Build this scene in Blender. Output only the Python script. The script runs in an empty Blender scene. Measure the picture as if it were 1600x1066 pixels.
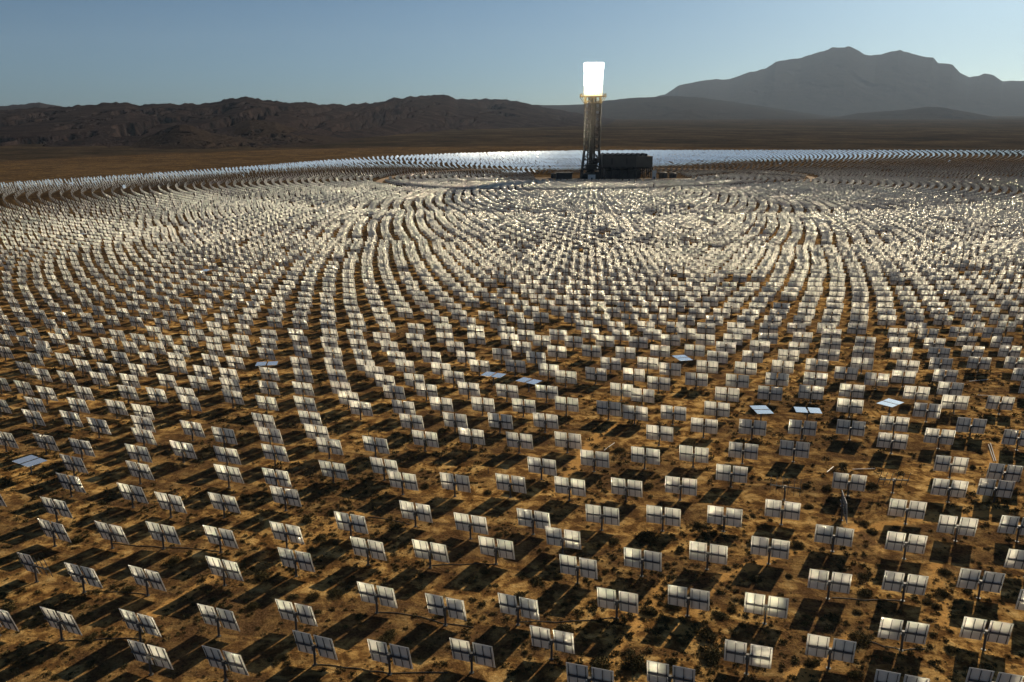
import bpy, bmesh, math, random
import numpy as np
from mathutils import Matrix, Vector

random.seed(7)
rng = np.random.default_rng(11)
scene = bpy.context.scene
col = scene.collection

# ------------------------------------------------------------------ survey of the place
F, YH, CAM_H, CX, CY = 1300.0, 199.0, 55.4, 800.0, 533.0
PITCH = math.atan((CY - YH) / F)
CP, SP = math.cos(PITCH), math.sin(PITCH)
SUN_AZ, SUN_EL = math.radians(33.5), math.radians(26.0)
SUN = np.array([math.sin(SUN_AZ) * math.cos(SUN_EL), math.cos(SUN_AZ) * math.cos(SUN_EL), math.sin(SUN_EL)])


def rise(y):
    t = (np.asarray(y, float) - 1000.0) / 120.0
    return 0.018 * 120.0 * np.logaddexp(0.0, np.clip(t, -60, 600))


def height(x, y):
    """Height of the desert floor."""
    x = np.asarray(x, float); y = np.asarray(y, float)
    d = np.hypot(x, y)
    fade = np.clip(1.0 - d / 420.0, 0, 1)
    u = (np.sin(x * .21 + 1.3 * np.sin(y * .13)) * np.sin(y * .17 + .6) * .16
         + np.sin(x * .53 + y * .31) * .07 + np.sin(y * .61 - x * .27 + 2.) * .06)
    return rise(y) + u * fade


def at(px, py, z0=0.0):
    """The point of the (rising) plain, z0 above it, surveyed at a picture position."""
    a = (px - CX) / F; b = -(py - CY) / F
    d = (a, CP + SP * b, -SP + CP * b)
    t = 10.0
    lo, hi = 5.0, 60000.0
    for _ in range(60):
        m = (lo + hi) / 2
        if CAM_H + d[2] * m > z0 + float(rise(d[1] * m)): lo = m
        else: hi = m
    return np.array([d[0] * lo, d[1] * lo])


def proj(x, y, z):
    zz = z - CAM_H
    dep = CP * y - SP * zz
    return CX + F * x / dep, CY - F * (SP * y + CP * zz) / dep, dep


TOWER = at(923.5, 279)
AIM = np.array([TOWER[0], TOWER[1], 107.0])


# ------------------------------------------------------------------ materials
def newmat(name):
    m = bpy.data.materials.new(name); m.use_nodes = True
    nt = m.node_tree
    return m, nt, nt.nodes['Principled BSDF']


def N(nt, typ, **kw):
    n = nt.nodes.new(typ)
    for k, v in kw.items():
        if k.startswith('i_'):
            n.inputs[k[2:].replace('_', ' ')].default_value = v
        else:
            setattr(n, k, v)
    return n


def noise(nt, scale, detail=4.0, rough=.55, vec=None, dist=0.0):
    n = N(nt, 'ShaderNodeTexNoise'); n.inputs['Scale'].default_value = scale
    n.inputs['Detail'].default_value = detail; n.inputs['Roughness'].default_value = rough
    n.inputs['Distortion'].default_value = dist
    if vec is not None: nt.links.new(vec, n.inputs['Vector'])
    return n


def ramp(nt, src, stops):
    r = N(nt, 'ShaderNodeValToRGB')
    e = r.color_ramp.elements
    while len(e) < len(stops): e.new(.5)
    for k, (p, c) in enumerate(stops):
        e[k].position = p
        e[k].color = (c, c, c, 1) if isinstance(c, (int, float)) else (*c, 1)
    nt.links.new(src, r.inputs['Fac'])
    return r


def mix(nt, fac, a, b, blend='MIX'):
    m = N(nt, 'ShaderNodeMix', data_type='RGBA', blend_type=blend)
    for s, v in ((m.inputs[0], fac), (m.inputs[6], a), (m.inputs[7], b)):
        if hasattr(v, 'is_linked'): nt.links.new(v, s)
        elif isinstance(v, (int, float)): s.default_value = v
        else: s.default_value = (*v, 1)
    return m.outputs[2]


def math_n(nt, op, a, b=None, c=None):
    m = N(nt, 'ShaderNodeMath', operation=op)
    for k, v in enumerate((a, b, c)):
        if v is None: continue
        if hasattr(v, 'is_linked'): nt.links.new(v, m.inputs[k])
        else: m.inputs[k].default_value = v
    return m.outputs[0]


def plain(name, color, rough=.6, metal=0.0, var=.25, scale=3.0, spec=.4):
    m, nt, b = newmat(name)
    g = N(nt, 'ShaderNodeNewGeometry')
    n = noise(nt, scale, 5, .6, g.outputs['Position'])
    r = ramp(nt, n.outputs['Fac'], [(.25, tuple(c * (1 - var) for c in color)), (.75, tuple(min(1, c * (1 + var)) for c in color))])
    nt.links.new(r.outputs['Color'], b.inputs['Base Color'])
    b.inputs['Roughness'].default_value = rough; b.inputs['Metallic'].default_value = metal
    b.inputs['Specular IOR Level'].default_value = spec
    return m


TRACKS = [((948, 1030), (998, 975), 1.6), ((998, 975), (1040, 905), 1.4), ((1120, 905), (1240, 862), 1.6), ((1120, 905), (1085, 960), 1.4), ((885, 748), (915, 700), 2.2), ((915, 700), (955, 665), 2.0),
          ((1060, 985), (1130, 1010), 1.5), ((330, 905), (240, 960), 1.5), ((1330, 1000), (1250, 1062), 2.2), ((1545, 735), (1562, 690), 1.6), ((1300, 830), (1560, 800), 1.8), ((470, 850), (560, 800), 1.6), ((1460, 880), (1478, 980), 1.6)]


def make_ground():
    m, nt, b = newmat('desert_floor')
    g = N(nt, 'ShaderNodeNewGeometry'); P = g.outputs['Position']
    # vehicle tracks and wash lines follow the rings of the field
    s = N(nt, 'ShaderNodeSeparateXYZ'); nt.links.new(P, s.inputs[0])
    dx = math_n(nt, 'SUBTRACT', s.outputs[0], float(TOWER[0])); dy = math_n(nt, 'SUBTRACT', s.outputs[1], float(TOWER[1]))
    rad = math_n(nt, 'SQRT', math_n(nt, 'ADD', math_n(nt, 'MULTIPLY', dx, dx), math_n(nt, 'MULTIPLY', dy, dy)))
    ang = math_n(nt, 'ARCTAN2', dx, math_n(nt, 'MULTIPLY', dy, -1.0))
    cv = N(nt, 'ShaderNodeCombineXYZ')
    nt.links.new(math_n(nt, 'MULTIPLY', rad, .55), cv.inputs[0]); nt.links.new(math_n(nt, 'MULTIPLY', ang, 30.0), cv.inputs[1])
    streak = noise(nt, .55, 5, .6, cv.outputs[0], .8)
    big = noise(nt, .045, 4, .55, P)
    mid = noise(nt, .42, 6, .65, P, .4)
    fine = noise(nt, 3.2, 6, .7, P)
    grit = noise(nt, 14.0, 3, .7, P)
    sand = ramp(nt, mid.outputs['Fac'], [(.30, (.07, .036, .014)), (.46, (.19, .098, .034)), (.56, (.53, .315, .105)), (.72, (.80, .55, .23))])
    gravel = ramp(nt, fine.outputs['Fac'], [(.3, (.035, .021, .012)), (.7, (.15, .088, .046))])
    fm = ramp(nt, math_n(nt, 'ADD', math_n(nt, 'MULTIPLY', big.outputs['Fac'], .55), math_n(nt, 'MULTIPLY', streak.outputs['Fac'], .45)), [(.42, 0), (.56, 1)])
    c = mix(nt, math_n(nt, 'MULTIPLY', fm.outputs['Color'], .8), sand.outputs['Color'], gravel.outputs['Color'])
    pat = ramp(nt, fine.outputs['Fac'], [(.36, .45), (.5, 1.0), (.72, 1.15)])
    c = mix(nt, .55, c, pat.outputs['Color'], 'MULTIPLY')
    gr = ramp(nt, grit.outputs['Fac'], [(.33, .35), (.5, 1.0)])
    c = mix(nt, .6, c, gr.outputs['Color'], 'MULTIPLY')
    # litter and low scrub specks
    vo = N(nt, 'ShaderNodeTexVoronoi'); vo.inputs['Scale'].default_value = 1.15; nt.links.new(P, vo.inputs['Vector'])
    wob = math_n(nt, 'ADD', vo.outputs['Distance'], math_n(nt, 'MULTIPLY', fine.outputs['Fac'], .5))
    sp = ramp(nt, wob, [(.38, 1.0), (.5, 0.0)])
    keep = ramp(nt, mid.outputs['Fac'], [(.4, 1.0), (.55, .15)])
    c = mix(nt, math_n(nt, 'MULTIPLY', sp.outputs['Color'], keep.outputs['Color']), c, (.05, .035, .018))
    # dirt tracks worn into the sand
    wob2 = noise(nt, .35, 4, .6, P)
    for (A_, B_, wd) in TRACKS:
        ax, ay = (float(q) for q in at(*A_)); bx, by = (float(q) for q in at(*B_))
        ex_, ey_ = bx - ax, by - ay; L2 = ex_ * ex_ + ey_ * ey_
        qx = math_n(nt, 'SUBTRACT', s.outputs[0], ax); qy = math_n(nt, 'SUBTRACT', s.outputs[1], ay)
        tt = N(nt, 'ShaderNodeClamp')
        nt.links.new(math_n(nt, 'ADD', math_n(nt, 'MULTIPLY', qx, ex_ / L2), math_n(nt, 'MULTIPLY', qy, ey_ / L2)), tt.inputs[0])
        rx = math_n(nt, 'SUBTRACT', qx, math_n(nt, 'MULTIPLY', tt.outputs[0], ex_)); ry = math_n(nt, 'SUBTRACT', qy, math_n(nt, 'MULTIPLY', tt.outputs[0], ey_))
        dd = math_n(nt, 'SQRT', math_n(nt, 'ADD', math_n(nt, 'MULTIPLY', rx, rx), math_n(nt, 'MULTIPLY', ry, ry)))
        dd = math_n(nt, 'ADD', dd, math_n(nt, 'MULTIPLY', math_n(nt, 'SUBTRACT', wob2.outputs['Fac'], .5), wd * 2.2))
        mk = ramp(nt, math_n(nt, 'DIVIDE', dd, wd), [(.32, 1.0), (.62, 0.0)])
        rut = math_n(nt, 'MULTIPLY', mk.outputs['Color'], math_n(nt, 'ADD', math_n(nt, 'MULTIPLY', fine.outputs['Fac'], .8), .35))
        c = mix(nt, math_n(nt, 'MINIMUM', rut, .9), c, (.56, .31, .10))
    # creosote-covered plain outside the mirror field
    scrub_n = noise(nt, .012, 8, .7, P)
    scrub_f = noise(nt, .11, 5, .75, P)
    fans = noise(nt, .0035, 6, .6, P, 1.2)
    scrub_v0 = math_n(nt, 'ADD', math_n(nt, 'MULTIPLY', scrub_n.outputs['Fac'], .5), math_n(nt, 'MULTIPLY', scrub_f.outputs['Fac'], .5))
    scrub_v = math_n(nt, 'ADD', scrub_v0, math_n(nt, 'MULTIPLY', math_n(nt, 'SUBTRACT', fans.outputs['Fac'], .5), .5))
    scrub = ramp(nt, scrub_v, [(.36, (.014, .011, .008)), (.5, (.038, .028, .018)), (.66, (.085, .060, .036))])
    far = N(nt, 'ShaderNodeMapRange'); nt.links.new(rad, far.inputs[0])
    far.inputs[1].default_value = 720; far.inputs[2].default_value = 960
    yfar = N(nt, 'ShaderNodeMapRange'); nt.links.new(s.outputs[1], yfar.inputs[0])
    yfar.inputs[1].default_value = 330; yfar.inputs[2].default_value = 700
    c = mix(nt, math_n(nt, 'MAXIMUM', math_n(nt, 'MULTIPLY', far.outputs[0], yfar.outputs[0]), math_n(nt, 'MULTIPLY', yfar.outputs[0], .75)), c, scrub.outputs['Color'])
    nt.links.new(c, b.inputs['Base Color'])
    b.inputs['Roughness'].default_value = 1.0; b.inputs['Specular IOR Level'].default_value = 0.0
    bp = N(nt, 'ShaderNodeBump'); bp.inputs['Strength'].default_value = .9; bp.inputs['Distance'].default_value = .22
    hgt = math_n(nt, 'ADD', math_n(nt, 'MULTIPLY', mid.outputs['Fac'], 1.6), math_n(nt, 'ADD', fine.outputs['Fac'], math_n(nt, 'MULTIPLY', grit.outputs['Fac'], .3)))
    nt.links.new(hgt, bp.inputs['Height']); nt.links.new(bp.outputs[0], b.inputs['Normal'])
    return m


def make_rock(name, dark, light, scale):
    m, nt, b = newmat(name)
    g = N(nt, 'ShaderNodeNewGeometry'); P = g.outputs['Position']
    n1 = noise(nt, scale, 8, .65, P, .5); n2 = noise(nt, scale * 6, 6, .7, P)
    r = ramp(nt, n1.outputs['Fac'], [(.3, dark), (.7, light)])
    r2 = ramp(nt, n2.outputs['Fac'], [(.3, .6), (.7, 1.1)])
    c = mix(nt, .7, r.outputs['Color'], r2.outputs['Color'], 'MULTIPLY')
    nt.links.new(c, b.inputs['Base Color']); b.inputs['Roughness'].default_value = 1.0
    b.inputs['Specular IOR Level'].default_value = 0.0
    bp = N(nt, 'ShaderNodeBump'); bp.inputs['Strength'].default_value = .7; bp.inputs['Distance'].default_value = .15 / scale
    nt.links.new(n2.outputs['Fac'], bp.inputs['Height']); nt.links.new(bp.outputs[0], b.inputs['Normal'])
    return m


def make_mirror():
    m, nt, b = newmat('mirror_glass')
    b.inputs['Base Color'].default_value = (.88, .90, .90, 1)
    b.inputs['Metallic'].default_value = .76
    b.inputs['Roughness'].default_value = .10
    return m


def make_back():
    m, nt, b = newmat('white_panel_back')
    oi = N(nt, 'ShaderNodeObjectInfo')
    g = N(nt, 'ShaderNodeNewGeometry')
    n = noise(nt, .9, 4, .6, g.outputs['Position'])
    n2 = noise(nt, 9, 3, .6, g.outputs['Position'])
    v = math_n(nt, 'ADD', math_n(nt, 'MULTIPLY', n.outputs['Fac'], .7), math_n(nt, 'MULTIPLY', n2.outputs['Fac'], .3))
    r = ramp(nt, v, [(.3, (.65, .62, .55)), (.62, (.77, .74, .66))])
    nt.links.new(r.outputs['Color'], b.inputs['Base Color'])
    b.inputs['Roughness'].default_value = .5; b.inputs['Specular IOR Level'].default_value = .4
    return m


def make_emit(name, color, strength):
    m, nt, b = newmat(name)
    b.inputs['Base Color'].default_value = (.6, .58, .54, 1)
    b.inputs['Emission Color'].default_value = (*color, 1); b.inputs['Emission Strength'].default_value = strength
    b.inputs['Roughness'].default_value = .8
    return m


def make_leaf(name, a, b_):
    m, nt, b = newmat(name)
    g = N(nt, 'ShaderNodeNewGeometry')
    n = noise(nt, 1.7, 3, .6, g.outputs['Position'])
    r = ramp(nt, n.outputs['Fac'], [(.35, a), (.65, b_)])
    nt.links.new(r.outputs['Color'], b.inputs['Base Color'])
    b.inputs['Roughness'].default_value = .9; b.inputs['Specular IOR Level'].default_value = .05
    return m


M_GROUND = make_ground()
M_MIRROR = make_mirror()
M_BACK = make_back()
M_STEEL = plain('galvanised_steel', (.07, .068, .065), .6, .2, .2, 2.0)
M_DARK = plain('dark_steel', (.012, .011, .010), .6, .2, .3, .3)
M_CLAD = plain('dark_cladding', (.030, .027, .024), .7, 0, .35, .12)
M_CLAD2 = plain('brown_cladding', (.050, .043, .035), .7, 0, .25, .12)
M_WHITE = plain('pale_paint', (.62, .60, .55), .5, 0, .1, 1.0)
M_ROAD = plain('graded_dirt', (.30, .21, .13), .95, 0, .25, .2, .1)
M_ROADP = plain('concrete_road', (.48, .45, .38), .9, 0, .12, .2, .1)
M_PAD = plain('gravel_pad', (.13, .10, .07), .95, 0, .3, .15, .1)
M_CABLE = plain('black_cable', (.03, .028, .025), .7, 0, .2, 2.0)
M_WOOD = plain('weathered_wood', (.16, .11, .07), .9, 0, .3, 4.0)
M_LEAF = make_leaf('creosote_leaf', (.030, .027, .012), (.12, .098, .042))
M_DRY = make_leaf('dry_grass', (.16, .105, .045), (.30, .20, .085))
M_TWIG = make_leaf('brown_twig', (.05, .035, .02), (.09, .065, .04))
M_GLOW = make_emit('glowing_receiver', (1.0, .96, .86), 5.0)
M_LIT_SHIELD = make_emit('beam_lit_shield', (1.0, .84, .52), 1.15)  # emission stands in for mirror light reflected off the shield panels
M_SPILL = plain('spill_lit_steel', (.16, .12, .045), .6, .2, .3, .3)  # yellow light of spilled mirror beams put into the steel colour


# ------------------------------------------------------------------ mesh helpers
class MB:
    def __init__(s):
        s.v = []; s.f = []; s.m = []

    def add(s, verts, faces, mi=0, mat=None):
        o = len(s.v)
        if mat is not None: verts = [tuple(mat @ Vector(v)) for v in verts]
        s.v += [tuple(v) for v in verts]
        s.f += [tuple(i + o for i in f) for f in faces]
        s.m += [mi] * len(faces)

    def box(s, lo, hi, mi=0, mat=None):
        x0, y0, z0 = lo; x1, y1, z1 = hi
        s.add([(x0, y0, z0), (x1, y0, z0), (x1, y1, z0), (x0, y1, z0), (x0, y0, z1), (x1, y0, z1), (x1, y1, z1), (x0, y1, z1)],
              [(0, 3, 2, 1), (4, 5, 6, 7), (0, 1, 5, 4), (1, 2, 6, 5), (2, 3, 7, 6), (3, 0, 4, 7)], mi, mat)

    def bar(s, a, b, r, n=6, mi=0, r2=None, caps=True):
        a = Vector(a); b = Vector(b); d = (b - a).normalized()
        u = d.orthogonal().normalized(); w = d.cross(u)
        r2 = r if r2 is None else r2
        vs = []
        for p, rr in ((a, r), (b, r2)):
            for k in range(n):
                t = 2 * math.pi * k / n
                vs.append(p + u * math.cos(t) * rr + w * math.sin(t) * rr)
        fs = [(k, (k + 1) % n, n + (k + 1) % n, n + k) for k in range(n)]
        if caps: fs += [tuple(range(n - 1, -1, -1)), tuple(range(n, 2 * n))]
        s.add(vs, fs, mi)

    def lathe(s, prof, n=32, mi=0, c=(0, 0, 0)):
        vs = []
        for r, z in prof:
            for k in range(n):
                t = 2 * math.pi * k / n
                vs.append((c[0] + r * math.cos(t), c[1] + r * math.sin(t), c[2] + z))
        fs = []
        for j in range(len(prof) - 1):
            for k in range(n):
                k2 = (k + 1) % n
                fs.append((j * n + k, j * n + k2, (j + 1) * n + k2, (j + 1) * n + k))
        s.add(vs, fs, mi)

    def mesh(s, name, mats):
        me = bpy.data.meshes.new(name)
        me.from_pydata(s.v, [], s.f)
        for m in mats: me.materials.append(m)
        if len(mats) > 1: me.polygons.foreach_set('material_index', s.m)
        me.update()
        return me

    def build(s, name, mats, parent=None, loc=(0, 0, 0)):
        return link(name, s.mesh(name, mats if isinstance(mats, (list, tuple)) else [mats]), parent, loc)


def link(name, data, parent=None, loc=(0, 0, 0)):
    o = bpy.data.objects.new(name, data); col.objects.link(o)
    o.parent = parent; o.location = loc
    return o


def empty(name, loc, label, cat, group=None):
    o = link(name, None, None, loc); o.empty_display_size = .5
    return tag(o, label, cat, group)


def tag(o, label, cat=None, group=None, kind=None):
    if label: o['label'] = label
    if cat: o['category'] = cat
    if group: o['group'] = group
    if kind: o['kind'] = kind
    return o


def npmesh(name, V, Fq, mats, mi=None, smooth=False):
    """Mesh from numpy vertices and quads (n,4) or triangles (n,3)."""
    me = bpy.data.meshes.new(name)
    k = Fq.shape[1]
    me.vertices.add(len(V)); me.vertices.foreach_set('co', np.ascontiguousarray(V, dtype=np.float32).ravel())
    me.loops.add(Fq.size); me.loops.foreach_set('vertex_index', np.ascontiguousarray(Fq, dtype=np.int32).ravel())
    me.polygons.add(len(Fq))
    me.polygons.foreach_set('loop_start', np.arange(0, Fq.size, k, dtype=np.int32))
    me.polygons.foreach_set('loop_total', np.full(len(Fq), k, dtype=np.int32))
    for m in mats: me.materials.append(m)
    if mi is not None: me.polygons.foreach_set('material_index', np.ascontiguousarray(mi, dtype=np.int32))
    me.polygons.foreach_set('use_smooth', np.full(len(Fq), smooth, dtype=bool))
    me.update(calc_edges=True); me.validate()
    return me


def pct(px, py):
    return '%d%% across and %d%% down' % (round(px / 16), round(py / 10.66))


# ------------------------------------------------------------------ ground
def build_ground():
    rr = [0.0] + list(np.geomspace(14, 30000, 430))
    th = np.concatenate([np.linspace(-math.pi, -.9, 60, endpoint=False), np.linspace(-.9, .9, 420, endpoint=False), np.linspace(.9, math.pi, 60, endpoint=False)])
    R, T = np.meshgrid(np.array(rr[1:]), th, indexing='ij')
    X = R * np.sin(T); Y = R * np.cos(T)
    Z = height(X, Y)
    # the plain levels out far away
    V = np.stack([X, Y, Z], -1).reshape(-1, 3)
    nr, nt_ = R.shape
    i = np.arange(nr - 1)[:, None]; j = np.arange(nt_)[None, :]; j2 = (j + 1) % nt_
    Q = np.stack([i * nt_ + j, i * nt_ + j2, (i + 1) * nt_ + j2, (i + 1) * nt_ + j], -1).reshape(-1, 4)
    # close the centre with a strip of quads
    c = [[0, k, nt_ - 1 - k if k else 0, 0] for k in range(0)]
    me = npmesh('ground', V, Q, [M_GROUND], smooth=True)
    bm = bmesh.new(); bm.from_mesh(me)
    bm.verts.ensure_lookup_table()
    f = bm.faces.new([bm.verts[k] for k in range(nt_ - 1, -1, -1)])
    bm.normal_update()
    bmesh.ops.recalc_face_normals(bm, faces=bm.faces)
    if sum(fc.normal.z for fc in list(bm.faces)[:50]) < 0: bmesh.ops.reverse_faces(bm, faces=bm.faces)
    bm.to_mesh(me); bm.free()
    tag(link('ground', me), None, None, None, 'structure')


build_ground()


# ------------------------------------------------------------------ mountains
def fbm(x, y, seed, oct=5, ridged=False):
    """Cheap value noise."""
    out = np.zeros_like(x); amp = 1.0; tot = 0
    for o in range(oct):
        xi = np.floor(x).astype(np.int64); yi = np.floor(y).astype(np.int64)
        fx = x - xi; fy = y - yi
        fx = fx * fx * fx * (fx * (fx * 6 - 15) + 10); fy = fy * fy * fy * (fy * (fy * 6 - 15) + 10)

        def hsh(a, b):
            h = (a * 374761393 + b * 668265263 + (seed + o) * 2147483647) & 0xffffffff
            h = ((h ^ (h >> 13)) * 1274126177) & 0xffffffff
            h = h ^ (h >> 16)
            return (h & 0xffff) / 65535.0
        n = (hsh(xi, yi) * (1 - fx) + hsh(xi + 1, yi) * fx) * (1 - fy) + (hsh(xi, yi + 1) * (1 - fx) + hsh(xi + 1, yi + 1) * fx) * fy
        if ridged: n = 1 - np.abs(2 * n - 1)
        out += n * amp; tot += amp
        amp *= .5; x = x * 2.03 + 17.1; y = y * 2.03 - 9.7
    return out / tot


def ridge(name, crest, D, depth_front, depth_back, mat, seed, rough, cell, curve=.9):
    """A range of hills: crest surveyed as (picture x, y), standing D metres away with its own slopes in front and behind."""
    xs = np.array([c[0] for c in crest], float); ys = np.array([c[1] for c in crest], float)
    n = max(160, int((xs[-1] - xs[0]) / 1.5))
    px = np.linspace(xs[0], xs[-1], n)
    py = np.interp(px, xs, ys)
    # direction and height of the crest at distance D
    a = (px - CX) / F; b = -(py - CY) / F
    dx = a; dy = CP + SP * b; dz = -SP + CP * b
    D = np.interp(px, [q[0] for q in D], [q[1] for q in D]) if isinstance(D, list) else np.full(n, float(D))
    depth_front = depth_front * D / D.min(); depth_back = depth_back * D / D.min()
    t = D / dy
    X0 = dx * t; H0 = CAM_H + dz * t
    sv = np.concatenate([np.linspace(0, 1, 140), np.linspace(1, 1.6, 19)[1:]])
    ny = len(sv)
    S = sv[:, None] * np.ones(n)[None]
    Y = np.where(S <= 1, D - depth_front * (1 - S), D + depth_back * (S - 1) / .6)
    X = X0[None] * Y / D[None]
    base = rise(Y) - 3.0
    hc = np.maximum(H0[None] - (rise(D)[None] - 3), 0)
    prof = np.where(sv <= 1, np.power(sv, 1.0 + curve), np.power(np.clip((1.6 - sv) / .6, 0, 1), 1.3))[:, None]
    Xc = X / D[None] * D.min(); Yc = (Y - D[None]) / D[None] * D.min()
    bend = fbm(Xc / cell * .8, Yc / cell * .5, seed + 9, 3)
    spur = fbm(Xc / cell + bend * 1.1, Yc / (cell * 4.0), seed, 2, True) * .62 + fbm(Xc / cell * 2.4 + bend * 1.5, Yc / (cell * 1.1), seed + 1, 4, True) * .38 - .55
    fine = fbm(Xc / cell * 5, Yc / cell * 5, seed + 4, 4) - .5
    mod = (np.clip(sv, 0, 1) * np.clip(1 - np.abs(sv - 1) * 0, 0, 1))[:, None]
    win = np.where(sv <= 1, np.sin(np.pi * np.clip(sv, 0, 1) ** .85) ** .9, 0)[:, None]
    carve = np.clip(.62 - (spur + .55) + fine * .22, 0, 1.2)
    Z = base + hc * np.maximum(prof + .16 * win - rough * win * carve * 1.5, prof * .25)
    edge = np.minimum(1, np.minimum(np.arange(n), np.arange(n)[::-1]) / 6.0)[None]
    Z = base - 2 + (Z - base + 2) * edge
    Z = np.maximum(Z, base - 4)
    cr = hc * ((.15 if D.min() < 9000 else .045) * (fbm(px[None] * .10 + 0 * Y, 0 * Y, seed + 2, 4) - .5)) * np.exp(-((sv - 1) / .05) ** 2)[:, None]
    Z = Z + cr
    V = np.stack([X, Y, Z], -1).reshape(-1, 3)
    i = np.arange(ny - 1)[:, None]; j = np.arange(n - 1)[None]
    Q = np.stack([i * n + j, i * n + j + 1, (i + 1) * n + j + 1, (i + 1) * n + j], -1).reshape(-1, 4)
    me = npmesh(name, V, Q, [mat], smooth=True)
    tag(link(name, me), None, None, None, 'structure')


ROCK_A = make_rock('dark_desert_rock', (.011, .009, .010), (.056, .040, .036), .012)
ROCK_B = make_rock('brown_desert_rock', (.024, .017, .014), (.056, .040, .030), .016)
ROCK_C = make_rock('grey_desert_rock', (.036, .031, .029), (.058, .050, .045), .004)

ridge('mountains', [(1000, 158), (1040, 147), (1060, 134), (1094, 127), (1109, 124), (1141, 124), (1168, 114), (1195, 108), (1212, 97), (1252, 91), (1276, 82),
                    (1303, 75), (1325, 73), (1337, 78), (1354, 86), (1370, 87), (1391, 80), (1406, 78), (1424, 84), (1441, 88), (1458, 90), (1465, 98), (1489, 100),
                    (1499, 113), (1514, 121), (1529, 119), (1538, 115), (1553, 118), (1566, 127), (1586, 126), (1610, 127), (1680, 118), (1760, 140), (1900, 165), (2000, 190)],
      21000, 7000, 4000, ROCK_C, 3, .07, 900, .45)
ridge('mountains', [(760, 190), (800, 172), (834, 164), (877, 164.5), (911, 163), (942, 158), (985, 153), (1019, 152), (1046, 150), (1090, 152), (1150, 160), (1230, 172), (1320, 185)],
      12000, 3800, 3000, ROCK_C, 23, .3, 900, .5)
ridge('mountains', [(-420, 176), (-300, 168), (-200, 172), (-120, 165), (0, 166), (40, 163), (62, 160), (90, 166), (140, 170), (200, 176)], 6500, 2200, 1500, ROCK_A, 31, .3, 600, .5)
ridge('mountains', [(-520, 190), (-400, 170), (-260, 176), (-120, 172), (0, 171), (60, 169), (90, 167), (150, 163), (195, 160), (215, 163), (250, 161), (300, 163), (340, 160), (360, 155), (375, 153),
                    (385, 152), (405, 154), (420, 157), (450, 160), (500, 162), (540, 164), (590, 159), (619, 153), (651, 150), (675, 147.7), (702, 150), (715, 155), (749, 155),
                    (776, 155), (807, 157), (834, 164), (870, 171), (920, 180), (980, 190), (1040, 198)],
      [(-520, 3000), (450, 3300), (600, 4600), (760, 6500), (1040, 8500)], 1300, 900, ROCK_A, 41, 1.5, 105, .25)
ridge('hills', [(300, 222), (340, 206), (365, 194), (390, 187), (410, 189), (430, 190), (470, 205), (510, 213), (560, 219)], 2300, 420, 300, ROCK_B, 57, 1.4, 60, .2)
ridge('hills', [(90, 236), (108, 233), (145, 226), (172, 221), (190, 226), (216, 218), (243, 208), (265, 198), (280, 194), (297, 196), (330, 208), (380, 216), (440, 220), (510, 226)],
      2000, 300, 260, ROCK_B, 61, 1.4, 50, .2)
ridge('hills', [(1240, 196), (1290, 187), (1340, 177), (1370, 175), (1414, 172), (1448, 167), (1472, 168), (1499, 173), (1539, 180), (1566, 186), (1640, 192), (1720, 198)],
      9500, 1500, 900, ROCK_C, 71, .5, 260, .4)
ridge('hills', [(960, 199), (985, 193), (1020, 181), (1050, 174), (1080, 171), (1100, 178), (1130, 188), (1180, 197)], 9000, 1300, 900, ROCK_C, 77, .5, 220, .4)

# ------------------------------------------------------------------ heliostats
PW, PH, GAP, TH = 2.21, 3.2, .37, .04      # one mirror panel
PIV = 2.2                                   # height of the pivot
FWD = .2                                    # mirrors stand this far in front of the torque tube
PCX = GAP / 2 + PW / 2


def box_q(lo, hi):
    x0, y0, z0 = lo; x1, y1, z1 = hi
    v = np.array([(x0, y0, z0), (x1, y0, z0), (x1, y1, z0), (x0, y1, z0), (x0, y0, z1), (x1, y0, z1), (x1, y1, z1), (x0, y1, z1)], float)
    q = np.array([(0, 3, 2, 1), (4, 5, 6, 7), (0, 1, 5, 4), (1, 2, 6, 5), (2, 3, 7, 6), (3, 0, 4, 7)])
    return v, q


def frame_of(Nv):
    Nv = np.asarray(Nv, float); Nv = Nv / np.linalg.norm(Nv, axis=-1, keepdims=True)
    up = np.array([0, 0, 1.0])
    r = np.cross(Nv, np.broadcast_to(up, Nv.shape)); r = r / np.maximum(np.linalg.norm(r, axis=-1, keepdims=True), 1e-9)
    u = np.cross(r, Nv)
    return r, Nv, u


def aim_normal(x, y, z, low=None, aim_shift=0.0):
    C = np.stack([x, y, z + PIV], -1)
    # invented aim point: turns far mirrors bright and keeps beams off the tower
    back = 210.0 * np.clip((np.hypot(x - TOWER[0], y - TOWER[1]) - 250) / 250, 0, 1) * aim_shift
    side = -44.0 * aim_shift + 0 * back
    back = back * np.where(x < TOWER[0], 1.15, .4) * np.clip((np.abs(x - TOWER[0]) - 250) / 200, 0, 1)
    A = np.stack([AIM[0] + side, AIM[1] - back, AIM[2] + 0 * back], -1)
    t = A - C; h = np.hypot(t[..., 0], t[..., 1])
    if low is not None: t[..., 2] = np.minimum(t[..., 2], h * low)  # lowered aim makes beams light the panel backs ahead
    t = t / np.linalg.norm(t, axis=-1, keepdims=True)
    n = t + SUN
    return n / np.linalg.norm(n, axis=-1, keepdims=True)


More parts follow.
